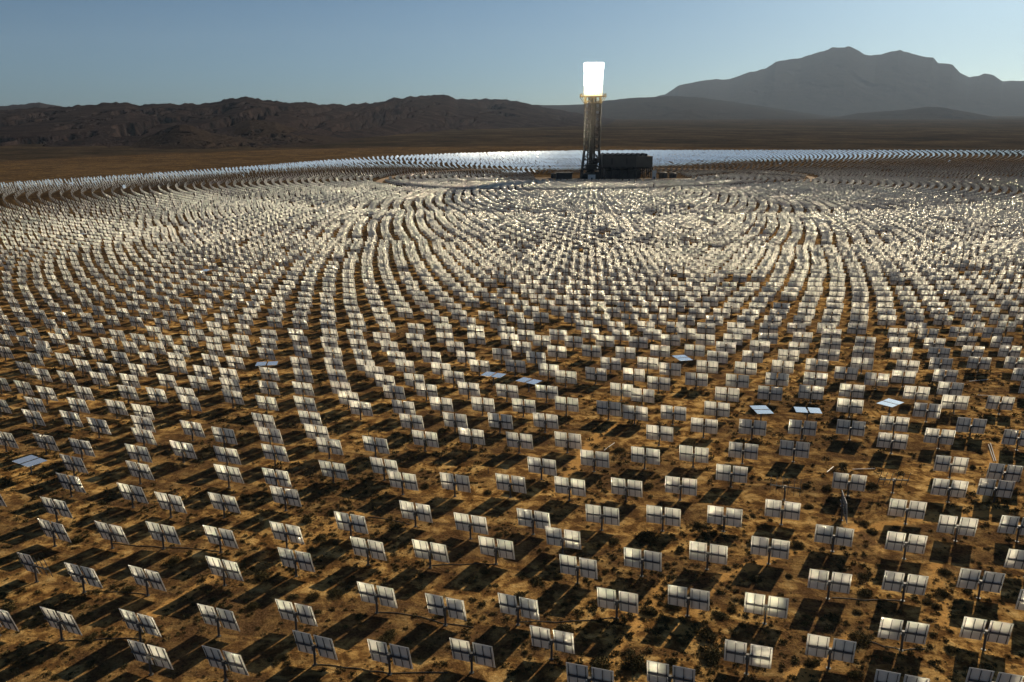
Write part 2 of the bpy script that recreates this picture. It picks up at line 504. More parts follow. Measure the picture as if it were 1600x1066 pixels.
# shared part meshes
b = MB(); b.bar((0, 0, -.3), (0, 0, PIV - .12), .125, 10); b.lathe([(.0, .05), (.26, .05), (.26, .0), (.26, -.2)], 10); ME_POST = b.mesh('post', [M_STEEL])
b = MB(); b.box((-.17, -.2, -.2), (.17, .14, .2)); b.bar((-.16, -.12, .0), (-.16, -.12, -.42), .06, 8); b.bar((0, -.05, -.3), (0, -.05, -.18), .17, 10); ME_DRIVE = b.mesh('drive_unit', [M_STEEL])
b = MB(); b.box((-.31, -.29, -.10), (-.19, -.205, .06)); ME_CTRL = b.mesh('control_box', [M_WHITE])
b = MB(); b.bar((-2.25, 0, 0), (2.25, 0, 0), .105, 10); ME_TUBE = b.mesh('torque_tube', [M_STEEL])
b = MB()
b.add([(-PW / 2, 0, -PH / 2), (PW / 2, 0, -PH / 2), (PW / 2, TH, -PH / 2), (-PW / 2, TH, -PH / 2), (-PW / 2, 0, PH / 2), (PW / 2, 0, PH / 2), (PW / 2, TH, PH / 2), (-PW / 2, TH, PH / 2)],
      [(0, 3, 2, 1), (4, 5, 6, 7), (0, 1, 5, 4), (1, 2, 6, 5), (3, 0, 4, 7)], 0)
b.add([(PW / 2, TH, -PH / 2), (-PW / 2, TH, -PH / 2), (-PW / 2, TH, PH / 2), (PW / 2, TH, PH / 2)], [(0, 1, 2, 3)], 1)
ME_PANEL = b.mesh('mirror_panel', [M_BACK, M_MIRROR])
b = MB()
for x in (-.88, 0, .88):
    b.box((x - .03, -.075, -PH / 2 + .12), (x + .03, -.003, PH / 2 - .12))
    b.box((x - .05, -.095, -.3), (x + .05, -.075, .3))
ME_RIB = b.mesh('support_rib', [M_STEEL])


def heliostat(x, y, Nv, label, panels='LR', ribs='LR', zrot=None):
    z = float(height(x, y))
    root = empty('heliostat', (x, y, z), label, 'solar mirror', 'heliostats standing in rings round the tower')
    r, n, u = frame_of(np.asarray(Nv, float)) if zrot is None else (np.array([math.cos(zrot), -math.sin(zrot), 0]), np.array([0, 0, 1.0]), -np.array([math.sin(zrot), math.cos(zrot), 0]))
    if zrot is not None: u = np.cross(r, n)
    R = Matrix(((r[0], n[0], u[0]), (r[1], n[1], u[1]), (r[2], n[2], u[2]))).to_4x4()
    piv = Matrix.Translation((0, 0, PIV))
    link('post', ME_POST, root)
    yaw = math.atan2(-n[0], n[1]) if zrot is None else -zrot
    d = link('drive_unit', ME_DRIVE, root, (0, 0, PIV)); d.rotation_euler = (0, 0, yaw)
    c = link('control_box', ME_CTRL, d)
    t = link('torque_tube', ME_TUBE, root); t.matrix_local = piv @ R
    for side, sx in (('L', -1), ('R', 1)):
        loc = piv @ R @ Matrix.Translation((sx * PCX, FWD, 0))
        if side in panels:
            p = link('mirror_panel', ME_PANEL, root); p.matrix_local = loc
            if side in ribs: link('support_rib', ME_RIB, p)
        elif side in ribs:
            p = link('support_rib', ME_RIB, root); p.matrix_local = loc
    return root


TILES=[
(0,826,4,"215,235b 513,300 912,315 1395,258 -25,560 372,590 868,600 1358,560 930,795 1400,835 330,15 690,28 1013,38 1372,58"),
(400,826,4,"187,30 245,200 697,130 1087,153 1500,125 245,535 752,425 1182,495 362,742 832,795 1347,780"),
(800,826,4,"318,60 412,245 815,200 1225,160 38,495 657,465 1102,440 1588,485 248,705 1475,785 485,945 990,925"),
(1200,826,4,"12,120 412,52 862,100 855,350 385,335 1330,335 1625,205 845,658 1365,645 390,760 1710,470 830,985 1410,975"),
(0,640,4,"203,52 440,65 612,105 890,95 895,175 1198,125 1397,165 30,195 280,205 505,240 187,328f 455,345 860,280 1140,255 1415,290d 868,385 435,460 1425,410 822,530 1060,590 1395,585 -65,545 345,615"),
(400,640,4,"335,60 45,78 85,165 377,150 455,235 115,275 480,380 125,425 180,545 745,225 800,365 915,450 1242,460 970,80 1055,185 1243,72 1345,175 1525,75 1590,465 590,715 995,645 1340,715"),
(800,640,4,"45,200 208,75 348,195 185,360 515,312 922,155 832,295 1200,105 1503,115 1135,285 1445,260 1372,405 360,490 715,490 1055,480 133,690 563,668 945,670 1328,672"),
(1200,640,4,"90,632 215,118 517,120 165,250d 790,95 778,200 1270,105 1073,172 1565,185 1145,350 508,455 1480,395 1135,500 1425,495 870,630 1185,730 1570,735"),
(0,520,5,"30,60 185,70 440,50 335,108 325,148 35,155 270,210 190,280 325,330 495,215 590,140 665,75 480,12 845,90 755,170 640,260 520,360 1015,115 935,195 825,290 770,365 1080,55 915,25 1225,125 1150,205 1070,295 1010,375 1290,60 1410,145 1480,70 1535,15 1375,210 1385,270 1300,380 180,435 360,480 0,400 270,565 650,475 605,575 995,470 1220,490 905,585 1110,620 1445,485 1480,560 -5,570 1545,395 1580,310"),
(320,520,5,"125,25 65,80 80,138 285,65 270,145 45,220 235,235 185,335 195,415 215,510 495,85 475,165 500,20 485,247g 500,325 495,430 480,550 740,65 710,12 760,150 740,245 765,335 765,445 780,560 970,85 975,15 1000,160 1005,250 1030,340 1060,440 1170,20 1200,95 1230,175 1255,260 1325,315 1405,385 1475,470 1120,520 1215,600 1380,45 1440,115 1495,195 1560,265 1550,590"),
(640,520,5,"40,50 275,45 90,115 355,115 520,50 170,195 440,195 245,285 10,280 35,370 345,350 545,265 720,175 780,55 875,115 910,20 1030,65 985,200 825,265 1150,150 1085,295 655,338f 932,380f 1160,20 1280,75 1220,345 1410,10 1420,145 1455,325 1525,70 1570,245 130,455 460,445 760,460 1070,465 245,560 570,565 890,580 1225,560 1555,595"),
(960,520,5,"50,20 185,75 85,160 295,15 440,60 355,145 260,240 435,290 150,335 345,400 55,455 218,495 565,10 710,60 625,140 530,205g 725,270 640,365 925,55 870,120 805,190 1025,280 960,380 880,485 1000,10 1200,45 1135,110 1080,190 1315,270 1270,370 1215,475 1470,40 1440,120 1360,185 1580,258 1570,365 1537,470 800,600 160,630 460,635 1150,605g 1510,615f"),
(1280,520,5,"95,15 90,90 75,175 360,75 345,155 335,245 210,320 615,10 625,80 645,165 690,265 660,350 450,370 255,460 240,580 850,15 900,90 935,165 950,250 985,340 1025,440 760,475 1060,550 845,610 1150,70 1200,150 1250,240 1425,75 1490,150 1540,240 1415,555 1605,335 1670,435 555,555g 1095,0 1355,5"),
]

P = []
for x0, y0, k, s in TILES:
    for t in s.split():
        fl = t[-1] if t[-1].isalpha() else ''
        a, b_ = t.rstrip('bdfg').split(',')
        P.append((x0 + float(a) / k, y0 + float(b_) / k, fl))
P = [p for p in P if (round(p[0]), round(p[1])) not in ((642, 576),)]
FLAT_GAP = {(47, 722): ((33.75, 726.25), (60, 717.5)), (771, 588): ((765, 591), (776, 584.4)), (826, 596): ((821, 599.4), (833, 594)),
            (1190, 641): ((1175, 641), (1203, 640.6)), (1262, 643): ((1266, 647), (1261.6, 638.6)), (1066, 561): ((1053, 561.8), (1079, 560)),
            (1391, 631): ((1402, 633.4), (1381, 628)), (417, 569): ((418, 571.6), (420, 567))}
FLAT_LABEL = {47: 'flat-lying heliostat with bluish mirrors facing the sky, near the left edge', 771: 'left one of two flat-lying pale heliostats side by side mid-field',
              826: 'right one of two flat-lying pale heliostats side by side mid-field', 1190: 'flat-lying white heliostat whose mirror gap runs crosswise',
              1262: 'flat-lying white heliostat with its gap pointing away, beside the crosswise one', 1066: 'small flat-lying heliostat farther back, mirrors gleaming pale',
              1391: 'flat-lying heliostat turned cornerwise like a diamond on a visible post', 417: 'flat-lying heliostat seen almost as a thin bright line'}

pts = []
for px, py, fl in P:
    g = at(px, py, PIV)
    pts.append((g[0], g[1], px, py, fl))
pts.sort(key=lambda q: CP * q[1])
HAND = np.array([(q[0], q[1]) for q in pts])
seen = set()
extra_near = []
n_made = 0
for x, y, px, py, fl in pts:
    if n_made >= 296:
        extra_near.append((x, y)); continue
    n = aim_normal(np.array(x), np.array(y), height(x, y), .112 + rng.normal(0, .012))
    n = n + rng.normal(0, .010, 3)
    where = pct(px, py)
    if fl in 'fg' and fl:
        key = min(FLAT_GAP, key=lambda k: abs(k[0] - px) + abs(k[1] - py))
        A, B = FLAT_GAP[key]
        ga, gb = at(*A, PIV), at(*B, PIV)
        az = math.atan2(gb[0] - ga[0], gb[1] - ga[1])
        heliostat(x, y, None, FLAT_LABEL[key[0]], zrot=az)
    elif fl == 'b':
        heliostat(x, y, n, 'broken heliostat near the left edge, its right mirror gone and bare ribs showing', panels='L')
    else:
        if px < 420: look = 'white-backed twin-mirror heliostat seen slantwise'
        elif px < 900: look = 'white-backed twin-mirror heliostat turned slightly right'
        else: look = 'white-backed twin-mirror heliostat seen squarely from behind'
        if fl == 'd': look = 'dull grey-backed twin-mirror heliostat in shade'
        lab = look + ', ' + where
        if lab in seen: lab = lab.replace('%d%% across' % round(px / 16), '%.1f%% across' % (px / 16))
        seen.add(lab)
        heliostat(x, y, n, lab)
    n_made += 1
# damaged ones
g = at(1317, 791, PIV); extra_keep = [g]
heliostat(g[0], g[1], (math.sin(math.radians(103)), math.cos(math.radians(103)), .1), 'heliostat turned edge-on, a narrow upright strip below a wide white one')
for (px, py, az, el, lab) in ((1227, 761, 20, 8, 'bare heliostat frame without any mirrors among shrubs'), (1397, 750, 5, 25, 'bare tilted heliostat tube and ribs without mirrors on open gravel')):
    g = at(px, py, PIV); extra_keep.append(g)
    heliostat(g[0], g[1], (math.sin(math.radians(az)), math.cos(math.radians(az)), math.tan(math.radians(el))), lab, panels='')
HAND = np.vstack([HAND, np.array(extra_keep)])

# ---- the rest of the field: tens of thousands, one mass
EDGE = [(-520, 352), (-260, 318), (-120, 303), (0, 291), (100, 284), (200, 277.5), (300, 270), (400, 262.5), (500, 254), (600, 247), (700, 242.5), (800, 239.5), (900, 237.5), (1000, 236.8), (1200, 236.5), (1400, 236.5), (1600, 237), (1760, 238), (2050, 241)]
ex = np.array([e[0] for e in EDGE], float); ey = np.array([e[1] for e in EDGE], float)

RING_PX = [(595, 289), (629, 295), (699, 299.5), (838, 302), (953, 300), (1069, 296), (1184, 289), (1244, 286), (1272, 280), (1249, 272.5), (1161, 267.5), (1060, 264), (900, 262.5), (760, 264), (660, 270), (610, 278)]
ring_xy = np.array([at(*p) for p in RING_PX])
rd = ring_xy - TOWER
ring_th = np.arctan2(rd[:, 0], -rd[:, 1]); ring_r = np.hypot(rd[:, 0], rd[:, 1])
o_ = np.argsort(ring_th); ring_th = ring_th[o_]; ring_r = ring_r[o_]


def ring_radius(th):
    return np.interp(th, np.concatenate([ring_th - 2 * math.pi, ring_th, ring_th + 2 * math.pi]), np.tile(ring_r, 3))


def smoothring(th):
    return sum(ring_radius(th + d) for d in np.linspace(-.22, .22, 9)) / 9


def field_positions():
    out = []
    r = 60.0
    zone0 = None
    zones = [60, 100, 150, 215, 300, 410, 555, 760, 1040, 1430, 2000]
    k = 0
    ph = 0.0
    while r < 1750:
        z = max(q for q in zones if q <= r)
        s0 = 6.0 if z < 200 else 6.9 if z < 400 else 6.45
        if z == 760: s0 = 8.6
        if z == 300: s0 = 7.4
        dth = s0 / z
        nn = int(2 * math.pi / dth)
        if z != zone0: zone0 = z; k = 0; ph = random.random() * 6
        th = ph + (np.arange(nn) + .5 * (k % 2)) * (2 * math.pi / nn)
        out.append(np.stack([np.full(nn, r), th], -1))
        k += 1
        if r < 215: r += .5
        r += np.interp(r, [60, 250, 420, 600, 760, 900, 1700], [5.6, 6.9, 7.4, 8.3, 9.5, 10.6, 11.5])
    A = np.vstack(out)
    th = (A[:, 1] + math.pi) % (2 * math.pi) - math.pi
    rr = A[:, 0] + rng.normal(0, .25, len(A))
    th = th + rng.normal(0, np.interp(rr, [230, 330, 700], [.12, .4, .3]), len(A)) / np.maximum(rr, 1)
    x = TOWER[0] + rr * np.sin(th); y = TOWER[1] - rr * np.cos(th)
    zg = height(x, y)
    R0 = smoothring(th)
    inside = rr < R0
    keep = (rr > R0 + 7) | (rr < R0 - 7)
    keep &= y > 25
    ok = y > 30
    px, py, dep = proj(x, np.where(ok, y, 30), zg)
    # wanted: in or just outside the picture
    keep &= (px > -480) & (px < 2000) & (py < 1330)
    keep &= py > np.interp(px, ex, ey)
    # clear pad and service roads round the tower
    pad = (np.abs(x - TOWER[0] - 22) < 85) & (y > TOWER[1] - 62) & (y < TOWER[1] + 70)
    keep &= ~pad
    for (A_, B_, w) in ROADS:
        A_ = at(*A_); B_ = at(*B_)
        d = B_ - A_; L2 = d @ d
        t = np.clip(((x - A_[0]) * d[0] + (y - A_[1]) * d[1]) / L2, 0, 1)
        keep &= np.hypot(x - A_[0] - t * d[0], y - A_[1] - t * d[1]) > w / 2 + 4.0
    # the surveyed foreground replaces the pattern
    y_hand = np.interp(px, [-50, 320, 640, 960, 1280, 1700], [521, 520, 521, 520, 519, 519])
    infront = (py + 0 > y_hand + 18) & (px > -70) & (px < 1680) & (py < 1085 + np.clip((px - 900) * .05, 0, 40))
    keep &= ~infront
    near = np.where(keep & (dep < 330))[0]
    for i in near:
        if np.min(np.hypot(HAND[:, 0] - x[i], HAND[:, 1] - y[i])) < 6.3: keep[i] = False
    keep &= rng.random(len(x)) > np.interp(rr, [230, 330, 700], [.01, .04, .012])
    return x[keep], y[keep], zg[keep]


ROADS = [((885, 283), (695, 288.5), 7), ((1035, 283.5), (1150, 273), 8), ((880, 277), (740, 281), 6), ((1150, 273), (1262, 281), 6)]
fx, fy, fz = field_positions()
if extra_near:
    e = np.array(extra_near); fx = np.concatenate([fx, e[:, 0]]); fy = np.concatenate([fy, e[:, 1]]); fz = np.concatenate([fz, height(e[:, 0], e[:, 1])])
fr = np.hypot(fx - TOWER[0], fy - TOWER[1])
pitch = np.interp(fr, [60, 250, 420, 600, 760, 900, 1700], [5.6, 6.9, 7.4, 8.3, 9.5, 10.6, 11.5])
low = np.where((fy < TOWER[1] + 100) & (fr > 110), (np.interp(fr, [200, 500, 700], [3.1, 2.75, 2.2]) - np.clip((TOWER[0] - 150 - fx) / 250, 0, 1) * .45 + rng.normal(0, .35, len(fx))) / (2 * pitch), 9.0)
fN = aim_normal(fx, fy, fz, low, 1.0) + rng.normal(0, .012, (len(fx), 3))
fN /= np.linalg.norm(fN, axis=1, keepdims=True)
odd = rng.random(len(fx)) < .002
fN[odd] = np.array([0, 0.02, 1.0]) + rng.normal(0, .03, (odd.sum(), 3)); fN /= np.linalg.norm(fN, axis=1, keepdims=True)
odd = rng.random(len(fx)) < .03
fN[odd] += rng.normal(0, .07, (odd.sum(), 3)); fN /= np.linalg.norm(fN, axis=1, keepdims=True)
print('field heliostats', len(fx))


def assemble(level):
    """(vertices in the mirror frame, quads, material, 1 if the vertex belongs to the upright post)"""
    Vs, Qs, Ms, Ps = [], [], [], []
    o = 0

    def put(v, q, m, post=0):
        nonlocal o
        Vs.append(v); Qs.append(q + o); Ms.extend(m if isinstance(m, list) else [m] * len(q)); Ps.extend([post] * len(v)); o += len(v)
    for sx in (-1, 1):
        v, q = box_q((sx * PCX - PW / 2, FWD, -PH / 2), (sx * PCX + PW / 2, FWD + TH, PH / 2))
        put(v, q, [0, 0, 0, 0, 1, 0])
        if level == 0:
            for rx in (-.88, 0, .88):
                v, q = box_q((sx * PCX + rx - .035, FWD - .08, -PH / 2 + .12), (sx * PCX + rx + .035, FWD - .004, PH / 2 - .12))
                put(v, q, 2)
    v, q = box_q((-2.25, -.1, -.1), (2.25, .1, .1)); put(v, q, 2)
    v, q = box_q((-.12, -.12, -PIV - .3), (.12, .12, -.05)); put(v, q, 2, 1)
    return np.vstack(Vs), np.vstack(Qs), np.array(Ms), np.array(Ps)


dist = np.hypot(fx, fy)
VV, QQ, MM = [], [], []
off = 0
for level, sel in ((0, dist < 420), (1, dist >= 420)):
    v, q, m, ps = assemble(level)
    idx = np.where(sel)[0]
    r, n, u = frame_of(fN[idx])
    C = np.stack([fx[idx], fy[idx], fz[idx] + PIV], -1)
    W = C[:, None, :] + v[None, :, 0:1] * r[:, None, :] + v[None, :, 1:2] * n[:, None, :] + v[None, :, 2:3] * u[:, None, :]
    U = C[:, None, :] + v[None]
    W = np.where(ps[None, :, None] > 0, U, W)
    VV.append(W.reshape(-1, 3))
    QQ.append((q[None] + (np.arange(len(idx)) * len(v))[:, None, None] + off).reshape(-1, 4))
    MM.append(np.tile(m, len(idx)))
    off += len(idx) * len(v)
me = npmesh('heliostat_field', np.vstack(VV), np.vstack(QQ), [M_BACK, M_MIRROR, M_STEEL], np.concatenate(MM))
tag(link('heliostat_field', me), 'vast ringed field of small white heliostats reaching back round the glowing tower', 'solar mirrors', None, 'stuff')


# ------------------------------------------------------------------ roads and pad
def strip(name, path, width, mat, lift):
    p = np.array(path, float)
    d = np.gradient(p, axis=0); d /= np.linalg.norm(d, axis=1, keepdims=True)
    nrm = np.stack([-d[:, 1], d[:, 0]], -1)
    L = p + nrm * width / 2; Rr = p - nrm * width / 2
    V = np.vstack([np.column_stack([L, height(L[:, 0], L[:, 1]) + lift]), np.column_stack([Rr, height(Rr[:, 0], Rr[:, 1]) + lift])])
    n = len(p); i = np.arange(n - 1)
    Q = np.stack([n + i, n + i + 1, i + 1, i], -1)
    tag(link(name, npmesh(name, V, Q, [mat])), None, None, None, 'structure')


th = np.linspace(-math.pi, math.pi, 200)
R0 = smoothring(th)
strip('road', np.stack([TOWER[0] + R0 * np.sin(th), TOWER[1] - R0 * np.cos(th)], -1), 7.5, M_ROAD, .05)
for k, (A_, B_, w) in enumerate(ROADS):
    A_ = at(*A_); B_ = at(*B_)
    strip('road', [A_ + (B_ - A_) * t for t in np.linspace(0, 1, 24)], w, M_ROADP if k < 2 else M_ROAD, .09 + .02 * k)
V, Q = box_q((TOWER[0] - 62, TOWER[1] - 48, -.2), (TOWER[0] + 106, TOWER[1] + 62, .03))
V[:, 2] += float(height(*TOWER)) + .0
tag(link('pad', npmesh('pad', V, Q, [M_PAD])), None, None, None, 'structure')


# ------------------------------------------------------------------ receiver tower
def build_tower():
    z0 = float(height(*TOWER))
    root = empty('receiver_tower', (TOWER[0], TOWER[1], z0), 'tall steel lattice tower topped by a blinding white glowing receiver', 'tower')
    Z1, Z2 = 30.0, 86.0                       # top of splayed base, top of the lattice
    W0, W1 = 11.0, 8.0                        # half widths

    def corner(k, z):
        w = W0 + (W1 - W0) * min(1, z / Z1)
        sx, sy = ((-1, -1), (1, -1), (1, 1), (-1, 1))[k % 4]
        return Vector((sx * w, sy * w, z))
    base = MB(); up = MB(); lit_bay = MB()
    levels0 = [0, 10, 20, 30]
    levels1 = [30 + k * 7.0 for k in range(9)]
    for lv, mb, r in ((levels0, base, .55), (levels1, up, .44)):
        for a, c in zip(lv[:-1], lv[1:]):
            tgt = lit_bay if a > 78 and mb is up else mb  # top bay takes the steel with beam light in its colour
            for k in range(4):
                tgt.bar(corner(k, a), corner(k, c), r + .15)
                tgt.bar(corner(k, c), corner(k + 1, c), r * .9)
                mid = (corner(k, c) + corner(k + 1, c)) / 2
                tgt.bar(corner(k, a), mid, r * .8); tgt.bar(corner(k + 1, a), mid, r * .8)
                m2 = (corner(k, a) + corner(k + 1, a)) / 2
                tgt.bar(m2, mid, r * .5)
                q1 = (corner(k, a) + corner(k, c)) / 2; q2 = (corner(k + 1, a) + corner(k + 1, c)) / 2
                tgt.bar(q1, m2, r * .55); tgt.bar(q2, m2, r * .55)
    base.build('base_frame', M_DARK, root)
    up.build('lattice_shaft', M_DARK, root)
    lit_bay.build('upper_lattice', M_SPILL, root)
    core = MB()
    for (x, y, r) in ((-.8, 0, 2.2), (2.9, 1.2, 1.1), (-4.0, 2, .8), (.5, -4, .7)):
        core.bar((x, y, 0), (x, y, 88), r, 10)
    core.build('riser_pipe', M_DARK, root)
    st = MB()
    for k in range(24):
        a = k * 3.5
        x = (-3.4, 1.6)
        st.bar((x[k % 2], 3.5, a), (x[1 - k % 2], 3.5, a + 3.5), .22, 4)
    st.build('stairway', M_DARK, root)
    fl = MB()
    for z in (30, 44, 58, 72):
        fl.box((-W1 - .2, -W1 - .2, z + .35), (W1 + .2, W1 + .2, z + .6))
    fl.build('floor_deck', M_DARK, root)
    mech = MB()
    mech.box((-6, -7, 9), (5.5, 4, 15)); mech.box((1, -9, 0), (8, 0, 7)); mech.box((-9.5, -4, 0), (-3, 7, 5)); mech.bar((-3, 0, 17), (7, 0, 17), 2.0, 12); mech.box((3, -8, 17), (8, -2, 22))
    mech.build('machinery', M_DARK, root)
    gal = MB()
    gal.box((-13.2, -13.2, 86), (13.2, 13.2, 86.9))
    for k in range(4):
        s = ((-13, -13), (13, -13), (13, 13), (-13, 13))
        for zz in (88.0, 89.0): gal.bar((*s[k], zz), (*s[(k + 1) % 4], zz), .12, 5)
        for t in np.linspace(0, 1, 9)[:-1]:
            x = s[k][0] + (s[(k + 1) % 4][0] - s[k][0]) * t; y = s[k][1] + (s[(k + 1) % 4][1] - s[k][1]) * t
            gal.bar((x, y, 86.9), (x, y, 89), .12, 5)
        gal.bar(corner(k, 79), Vector((*s[k], 86)), .35, 5)
    gal.build('gallery', M_SPILL, root)

    def octa(w, z0_, z1_, ch=2.2):
        prof = [(-w + ch, -w), (w - ch, -w), (w, -w + ch), (w, w - ch), (w - ch, w), (-w + ch, w), (-w, w - ch), (-w, -w + ch)]
        vs = [(x, y, z0_) for x, y in prof] + [(x, y, z1_) for x, y in prof]
        fs = [(k, (k + 1) % 8, 8 + (k + 1) % 8, 8 + k) for k in range(8)] + [tuple(range(7, -1, -1)), tuple(range(8, 16))]
        return vs, fs
    m = MB(); m.add(*octa(9.2, 87.2, 97.0)); m.build('heat_shield', M_LIT_SHIELD, root)
    m = MB(); m.add(*octa(9.0, 97.0, 97.6)); m.build('seam_band', M_SPILL, root)
    m = MB(); m.add(*octa(9.4, 97.6, 113.5)); m.build('boiler', M_GLOW, root)
    m = MB(); m.add(*octa(10.1, 113.5, 120.5)); m.build('upper_shield', M_GLOW, root)
    m = MB()
    for (x, y, h) in ((-7, -3, 1.5), (-1, 2, 1.3), (2.5, -4, 1.9), (7, 0, 1.2)): m.bar((x, y, 120.3), (x, y, 120.5 + h), .22, 6)
    m.build('vent_mast', M_WHITE, root)


build_tower()


# ------------------------------------------------------------------ plant buildings beside the tower
def build_plant():
    z0 = float(height(*TOWER))
    ox = TOWER[0] + 12; oy = TOWER[1] - 4
    root = empty('air_cooled_condenser', (ox, oy, z0), 'long dark condenser block raised on steel legs right of the tower', 'industrial building')
    m = MB(); m.box((0, 0, 12), (38, 40, 25.2)); m.build('wind_wall', M_CLAD, root)
    m = MB(); m.box((36.5, -1, 12.6), (54, 41, 24.0)); m.build('side_wall', M_CLAD2, root)
    m = MB()
    for k in range(9): m.bar((3 + k * 5.6, 4, 25.2), (3 + k * 5.6, 36, 25.2), 1.5, 8)
    m.build('steam_duct', M_DARK, root)
    m = MB(); m.box((9, -.25, 15), (11, -.003, 22)); m.box((25, -.25, 15), (27, -.003, 22)); m.box((0, -.3, 12), (36.4, -.003, 12.8)); m.box((0, -.3, 24.6), (36.4, -.003, 25.6))
    m.build('trim_band', M_DARK, root)
    legs = MB()
    for x in range(0, 55, 9):
        for y in (1, 13, 26, 39):
            legs.bar((x + .5, y, 0), (x + .5, y, 12.4), .6, 6)
            if x < 50 and y in (1, 39): legs.bar((x + .5, y, 0), (x + 9.5, y, 12), .3, 5)
    legs.build('steel_leg', M_DARK, root)
    fan = MB()
    for x in range(8):
        for y in range(3): fan.lathe([(3.0, 10.6), (3.3, 11.2), (3.3, 12)], 14, c=(4.5 + x * 6.5, 7 + y * 13, 0))
    fan.build('fan_ring', M_DARK, root)
    t = empty('turbine_hall', (ox + 20, oy + 20, z0), 'low dark turbine hall under the condenser block', 'industrial building')
    m = MB(); m.box((-16, -14, 0), (22, 10, 9)); m.build('hall_wall', M_CLAD, t)
    m = MB(); m.add([(-16.4, -14.4, 9.003), (22.4, -14.4, 9.003), (22.4, 10.4, 9.003), (-16.4, 10.4, 9.003), (-16.4, -2, 10.4), (22.4, -2, 10.4)], [(0, 1, 5, 4), (2, 3, 4, 5), (0, 4, 3), (1, 2, 5), (0, 3, 2, 1)]); m.build('roof', M_CLAD2, t)
    m = MB(); m.box((-6, -14.2, 0), (-2, -14.003, 4.5)); m.build('door', M_DARK, t)
    # small buildings
    for (dx, dy, w, d, h, mat, name, lab, cat) in (
            (-1.5, -22, 7.5, 6, 5.5, M_WHITE, 'service_cabin', 'small pale cabin at the foot of the tower', 'cabin'),
            (-30, -6, 17, 10, 6.5, M_CLAD, 'switchgear_building', 'low dark switchgear building left of the tower foot', 'building'),
            (68, -6, 4, 4, 9, M_WHITE, 'stair_block', 'narrow pale stair block at the right end of the condenser', 'building')):
        e = empty(name, (TOWER[0] + dx, TOWER[1] + dy, z0), lab, cat)
        m = MB(); m.box((-w / 2, -d / 2, 0), (w / 2, d / 2, h)); m.build('wall', mat, e)
        m = MB(); m.box((-w / 2 - .3, -d / 2 - .3, h + .003), (w / 2 + .3, d / 2 + .3, h + .5)); m.build('roof', M_CLAD2, e)
        m = MB(); m.box((-.8, -d / 2 - .08, 0), (.8, -d / 2 - .003, 2.3)); m.build('door', M_DARK, e)
    for k, (dx, dy, r, h, lab) in enumerate(((-40, 6, 4, 5, 'squat dark storage tank farthest left of the tower'), (80, 6, 4.6, 6, 'squat storage tank just right of the condenser'), (92, 12, 4, 5, 'squat storage tank farthest right of the condenser'))):
        e = empty('storage_tank', (TOWER[0] + dx, TOWER[1] + dy, z0), lab, 'tank', 'storage tanks beside the power block')
        m = MB(); m.lathe([(r, 0), (r, h), (r * .6, h + .7), (0, h + .9)], 24); m.build('shell', M_CLAD2, e)
        m = MB(); m.bar((r + .15, 0, 0), (r + .15, 0, h), .2, 6); m.build('ladder', M_DARK, e)


build_plant()


# ------------------------------------------------------------------ desert plants
def leaf_cloud(n, seed, rad=1.0, hgt=.8, size=.09, dry=.1):
    """Small leaf-sized triangles in an uneven dome; returns (n,3,3), material."""
    g = np.random.default_rng(seed)
    nl = 7
    d = g.normal(0, 1, (n, 3)); d[:, 2] = np.abs(d[:, 2]); d /= np.linalg.norm(d, axis=1, keepdims=True)
    ld = g.normal(0, 1, (nl, 3)); ld[:, 2] = np.abs(ld[:, 2]); ld /= np.linalg.norm(ld, axis=1, keepdims=True)
    amp = g.uniform(-.45, .30, nl)
    bump = (np.exp(4.0 * ((d @ ld.T) - 1)) * amp).sum(1)
    rr = np.maximum(.25, .82 + bump) * g.random(n) ** .33 * (1 + .12 * g.normal(0, 1, n))
    c = d * rr[:, None]
    stray = g.random(n) < .12
    c[stray] *= g.uniform(1.0, 1.45, (stray.sum(), 1))
    c[:, 2] += .04
    c *= np.array([rad, rad, hgt])
    a = g.normal(0, 1, (n, 3)); b2 = g.normal(0, 1, (n, 3))
    a /= np.linalg.norm(a, axis=1, keepdims=True); b2 /= np.linalg.norm(b2, axis=1, keepdims=True)
    s = size * g.uniform(.6, 1.5, (n, 1))
    T = np.stack([c - a * s, c + a * s * .9 + b2 * s * .35, c + b2 * s * 1.25], 1)
    T[:, :, 2] = np.maximum(T[:, :, 2], .0)
    return T, (g.random(n) < dry).astype(int)


